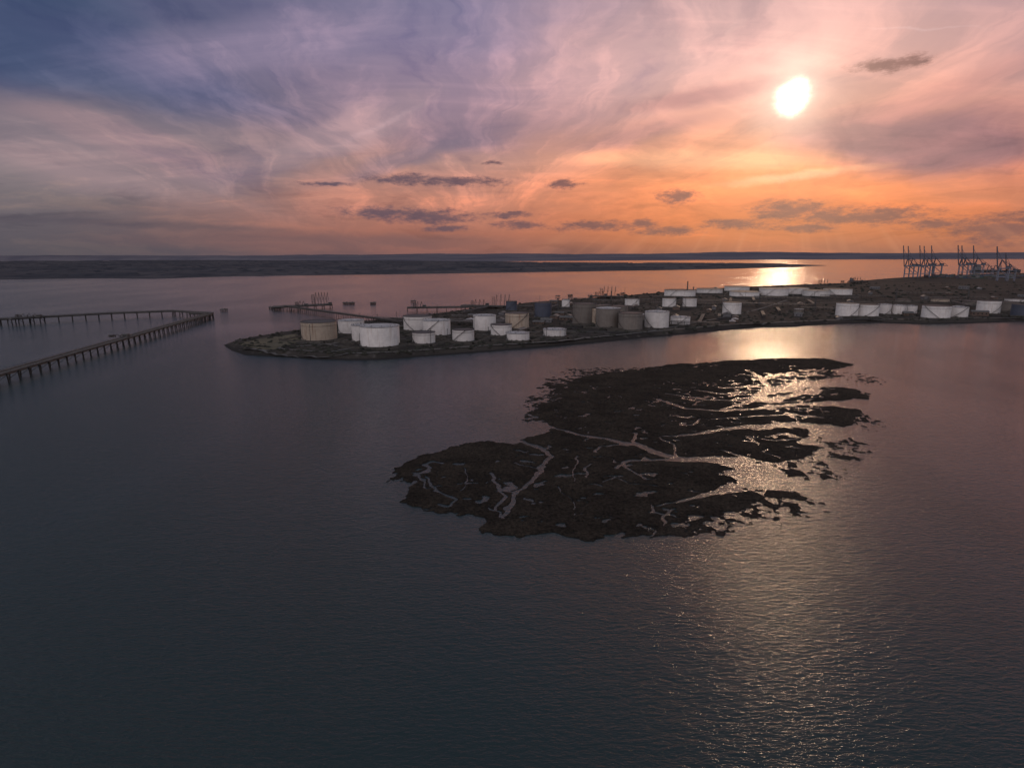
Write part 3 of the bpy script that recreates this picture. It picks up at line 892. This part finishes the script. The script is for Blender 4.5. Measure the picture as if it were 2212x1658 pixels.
def arms(px, py, zdeck, h, n_, spacing=6):
    p = P(px, py, zdeck); mb = MB()
    for i in range(n_):
        x = (i - (n_ - 1) / 2) * spacing
        mb.cyl((x, 0, 0), .45, h * .55, 8, 0)
        mb.beam((x, 0, h * .5), (x + 1.5, 1, h), .6, mat=0)
        mb.beam((x + 1.5, 1, h), (x + 2.6, 2.5, h * .35), .45, mat=0)
        mb.box((x, -1.2, h * .5), (1, 1.8, 1.2), 1)
    hw = n_ * spacing / 2 + 3
    for sx_ in (-hw, -hw + 4):
        for sy_ in (-2, 2):
            mb.beam((sx_, sy_, 0), (sx_, sy_, h * .8), .4, mat=0)
    for j in range(4):
        zz_ = h * .2 * (j + 1)
        mb.box((-hw + 2, 0, zz_), (4.4, 4.4, .3), 0)
        mb.beam((-hw, -2, zz_ - h * .2), (-hw + 4, -2, zz_), .25, mat=0)
    mb.box((hw, 0, 1.7), (6, 4.5, 3.4), 1); mb.box((hw, -2.28, 2), (4, .06, 1.2), 2)
    mb.obj('loading_arm_tower', [M_steel, M_conc, M_glass], tuple(p), 0.05)
arms(694, 657, 7.5, 21, 5, 5); arms(1085, 659, 8.5, 18, 4, 7); arms(1035, 659, 8.5, 10, 3, 7); arms(1316, 638, 7.5, 19, 4, 8); arms(1780, 614, 7.5, 15, 3, 9)
arms(905, 663, 7.5, 9, 2, 6); arms(650, 660, 7.5, 8, 2, 6); arms(1852, 607, 7.5, 14, 3, 8); arms(60, 685, 8.7, 5, 3, 8); arms(1297, 638, 7.5, 9, 2, 8); arms(255, 728, 8.1, 3, 2, 5)

def dolphin(px, py, s=1.0):
    p = P(px, py, 0); mb = MB()
    for i in range(4):
        for j in range(2):
            mb.beam(((i - 1.5) * 3 * s, (j - .5) * 5 * s, -2), ((i - 1.5) * 2.6 * s, (j - .5) * 4 * s, 2.6), .9, mat=1)
    mb.box((0, 0, 3.2), (11 * s, 7 * s, 1.4), 0)
    mb.box((2 * s, 0, 4.4), (2, 2, 1.0), 2)
    mb.beam((-3 * s, 0, 3.9), (-3 * s, 0, 7), .3, mat=2)
    mb.obj('mooring_dolphin', [M_conc, M_pile, M_steel], tuple(p), random.uniform(-.3, .3))
for a_ in ((484, 672), (588, 667), (600, 669), (747, 657), (760, 657), (806, 657), (893, 653), (1205, 642), (1345, 636), (1275, 641), (1232, 640), (1690, 619), (1820, 609), (1475, 628, .6)):
    dolphin(*a_)

# ---------------------------------------------------------------- container port
def crane(px, py, hpx, boom_up=True, rz=None):
    p = P(px, py, 3); s = mpp(px, py, 3)
    Htot = hpx * s
    mb = MB(); k_ = Htot / 135.0
    def B(a, b_, w, m_=0):
        mb.beam([q * k_ for q in a], [q * k_ for q in b_], w * k_, mat=m_)
    gx_, gy_ = 12, 16
    for x in (-gx_, gx_):
        for y in (-gy_, gy_):
            B((x, y, 0), (x, y, 52), 2.6, 1)
            mb.box((x * k_, y * k_, 1.2 * k_), (6 * k_, 3 * k_, 2.4 * k_), 0)
        B((x, -gy_, 16), (x, gy_, 16), 2.4, 1); B((x, -gy_, 50), (x, gy_, 50), 2.4, 1)
        B((x, -gy_, 18), (x, gy_, 49), 1.3, 1)
        B((x, gy_, 50), (x * .3, gy_ * .6, 82), 2.0)
        B((x, -gy_, 50), (x * .3, gy_ * .6, 82), 1.4)
    for y in (-gy_, gy_):
        B((-gx_, y, 16), (gx_, y, 16), 2.0, 1); B((-gx_, y, 50), (gx_, y, 50), 2.4, 1)
    B((-4, gy_ * .6, 82), (4, gy_ * .6, 82), 1.5)
    for x in (-3.2, 3.2):
        B((x, -gy_ - 20, 48), (x, gy_ + 4, 48), 2.4)
        if boom_up:
            B((x, gy_ + 4, 48), (x, gy_ + 16, 133), 2.8)
        else:
            B((x, gy_ + 4, 48), (x, gy_ + 70, 48), 2.4)
        B((x, gy_ * .6, 82), (x, -gy_ - 18, 50), .8)
        if boom_up:
            B((x, gy_ * .6, 82), (x, gy_ + 10, 95), .8); B((x, gy_ * .6, 82), (x, gy_ + 14, 120), .6)
        else:
            B((x, gy_ * .6, 82), (x, gy_ + 60, 50), .8)
    if boom_up:
        for i in range(6):
            f_ = i / 5; B((-3.2, gy_ + 4 + 12 * f_, 48 + 85 * f_), (3.2, gy_ + 4 + 12 * f_, 48 + 85 * f_), 1.2)
    mb.box((0, -14 * k_, 54 * k_), (10 * k_, 16 * k_, 8 * k_), 0)
    mb.box((0, 10 * k_, 43 * k_), (3 * k_, 4 * k_, 4 * k_), 0)
    mb.obj('ship_to_shore_crane', [M_crane, M_crane_l], tuple(p), rz if rz is not None else math.radians(62))
for px, py, hp in ((1962, 600, 69), (1972, 600, 68), (1997, 599, 68), (2006, 598, 66), (2022, 598, 67), (2079, 596, 66), (2087, 596, 65), (2112, 596, 65),
                   (2136, 595, 36), (2150, 596, 38)):
    crane(px, py, hp, hp > 50)
crane(2164, 607, 74); crane(2181, 607, 60, True)
M_boxes = []
for nm, c_ in (('container_red', (0.10, .045, .04)), ('container_blue', (.05, .07, .11)), ('container_grey', (.13, .13, .14)), ('container_green', (.05, .075, .06))):
    M_boxes.append(simple(nm, c_, .7, .2, .1))
for cx, cy in ((2040, 599), (2070, 600), (2100, 601), (2130, 599), (2190, 597), (2205, 600)):
    p = P(cx, cy, 3); mb = MB()
    for i in range(10):
        for j in range(3):
            hgt = random.randint(1, 5)
            for l in range(hgt):
                mb.box((i * 12.6 - 60, j * 2.7, 1.3 + l * 2.6), (12.19, 2.44, 2.59), random.randint(0, 3))
    mb.obj('container_stack', M_boxes, (p.x, p.y, gz(p.x, p.y)), -0.3)
def ship(px, py, L, rz):
    p = P(px, py, 0); mb = MB(); hw = L * .075; h = L * .05
    prof = [(-.5, .8), (-.3, 1), (.3, 1), (.42, .6), (.5, 0.02)]
    b_ = len(mb.v)
    for x, w_ in prof:
        for y, z in ((-w_ * .85, -1), (-w_, h), (w_, h), (w_ * .85, -1)):
            mb.v.append((x * L, y * hw, z if z < 0 else h * (1 + (.25 if x > .35 else 0))))
    for i in range(len(prof) - 1):
        q = b_ + i * 4
        for a, c_ in ((0, 1), (1, 2), (2, 3)):
            mb.f.append((q + a, q + c_, q + 4 + c_, q + 4 + a)); mb.m.append(0)
    mb.f.append((b_, b_ + 3, b_ + 2, b_ + 1)); mb.m.append(0)
    mb.box((-L * .38, 0, h + L * .045), (L * .12, hw * 1.6, L * .09), 1); mb.box((-L * .38, 0, h + L * .1), (L * .07, hw * 1.9, L * .022), 1)
    mb.box((-L * .42, 0, h + L * .12), (L * .03, hw * .5, L * .05), 0)
    for x in (-.1, .1, .3): mb.beam((x * L, 0, h), (x * L, 0, h + L * .1), L * .008, mat=0)
    mb.obj('cargo_ship', [M_steel, M_sheet], tuple(p), rz)
ship(1855, 608, 70, 0.1)
ship(2150, 588, 220, -.2)

# ---------------------------------------------------------------- far shores and hills
Aedge = wp([(-700, 613), (-300, 609), (0, 604), (240, 601), (330, 602), (500, 597), (640, 595), (820, 593), (1000, 590), (1200, 587), (1400, 584), (1600, 580), (1700, 577), (1785, 573.5),
            (1720, 571), (1600, 569.5), (1400, 568.5), (1250, 568), (1100, 566), (900, 564), (500, 563), (0, 564), (-700, 567)])
th = np.radians(np.linspace(-52, 46, 900)); rr = np.geomspace(2000, 15000, 300)
TH, RR = np.meshgrid(th, rr)
X = np.sin(TH) * RR; Y = np.cos(TH) * RR
sd = sdf(X, Y, Aedge) + (fbm(X / 500, Y / 500, 4, 4) - .5) * 160
Z = np.clip(sd / 20, -2, 1) * 2.0
hedge = fbm(X / 160, Y / 160, 8, 4)
Z = Z + sstep(sd, 80, 300) * (sstep(hedge, .50, .60) * 11 + (fbm(X / 900, Y / 900, 2, 3)) * 22 * sstep(sd, 100, 1500))
mt, t, b = newmat('far_shore_land')
g = t.new('ShaderNodeNewGeometry'); pos = g.outputs['Position']
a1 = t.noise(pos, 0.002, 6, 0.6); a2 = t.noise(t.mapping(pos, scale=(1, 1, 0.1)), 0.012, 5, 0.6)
c = t.mix(t.mr(a1, .4, .6), (0.058, 0.060, 0.075, 1), (0.09, 0.087, 0.10, 1))  # bluish, lifted land colours with aerial haze painted in
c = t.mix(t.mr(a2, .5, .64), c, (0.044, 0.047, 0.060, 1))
t.put(b.inputs['Base Color'], c); b.inputs['Roughness'].default_value = 1; b.inputs['Specular IOR Level'].default_value = 0.02
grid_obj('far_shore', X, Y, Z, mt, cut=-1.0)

th = np.radians(np.linspace(-55, 50, 1000)); rr = np.geomspace(9000, 30000, 110)
TH, RR = np.meshgrid(th, rr)
X = np.sin(TH) * RR; Y = np.cos(TH) * RR
Bn = wp([(-900, 566), (600, 564), (1000, 566.0), (1400, 563), (1700, 561), (2000, 560), (2700, 559)])
edgeR = np.interp(np.degrees(TH), [math.degrees(math.atan2(*p)) for p in Bn], [math.hypot(*p) for p in Bn])
mask = sstep(RR - edgeR, 0, 800)
ridge = fbm(TH * 5 + 3, RR / 9000, 33, 5)
Z = mask * (3 + sstep(RR, 10500, 19000) * (70 + 190 * (ridge - .3)) + sstep(fbm(X / 500, Y / 500, 12, 4), .5, .65) * 8) - (1 - mask) * 20
mt, t, b = newmat('distant_hills')
g = t.new('ShaderNodeNewGeometry'); pos = g.outputs['Position']
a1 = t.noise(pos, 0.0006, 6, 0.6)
c = t.mix(t.mr(a1, .4, .6), (0.12, 0.116, 0.15, 1), (0.16, 0.15, 0.18, 1))  # blue-grey base stands in for atmospheric haze over the hills
t.put(b.inputs['Base Color'], c); b.inputs['Roughness'].default_value = 1; b.inputs['Specular IOR Level'].default_value = 0.0
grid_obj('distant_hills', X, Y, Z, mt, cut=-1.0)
print('done', len(bpy.data.objects), SAZ, SEL)
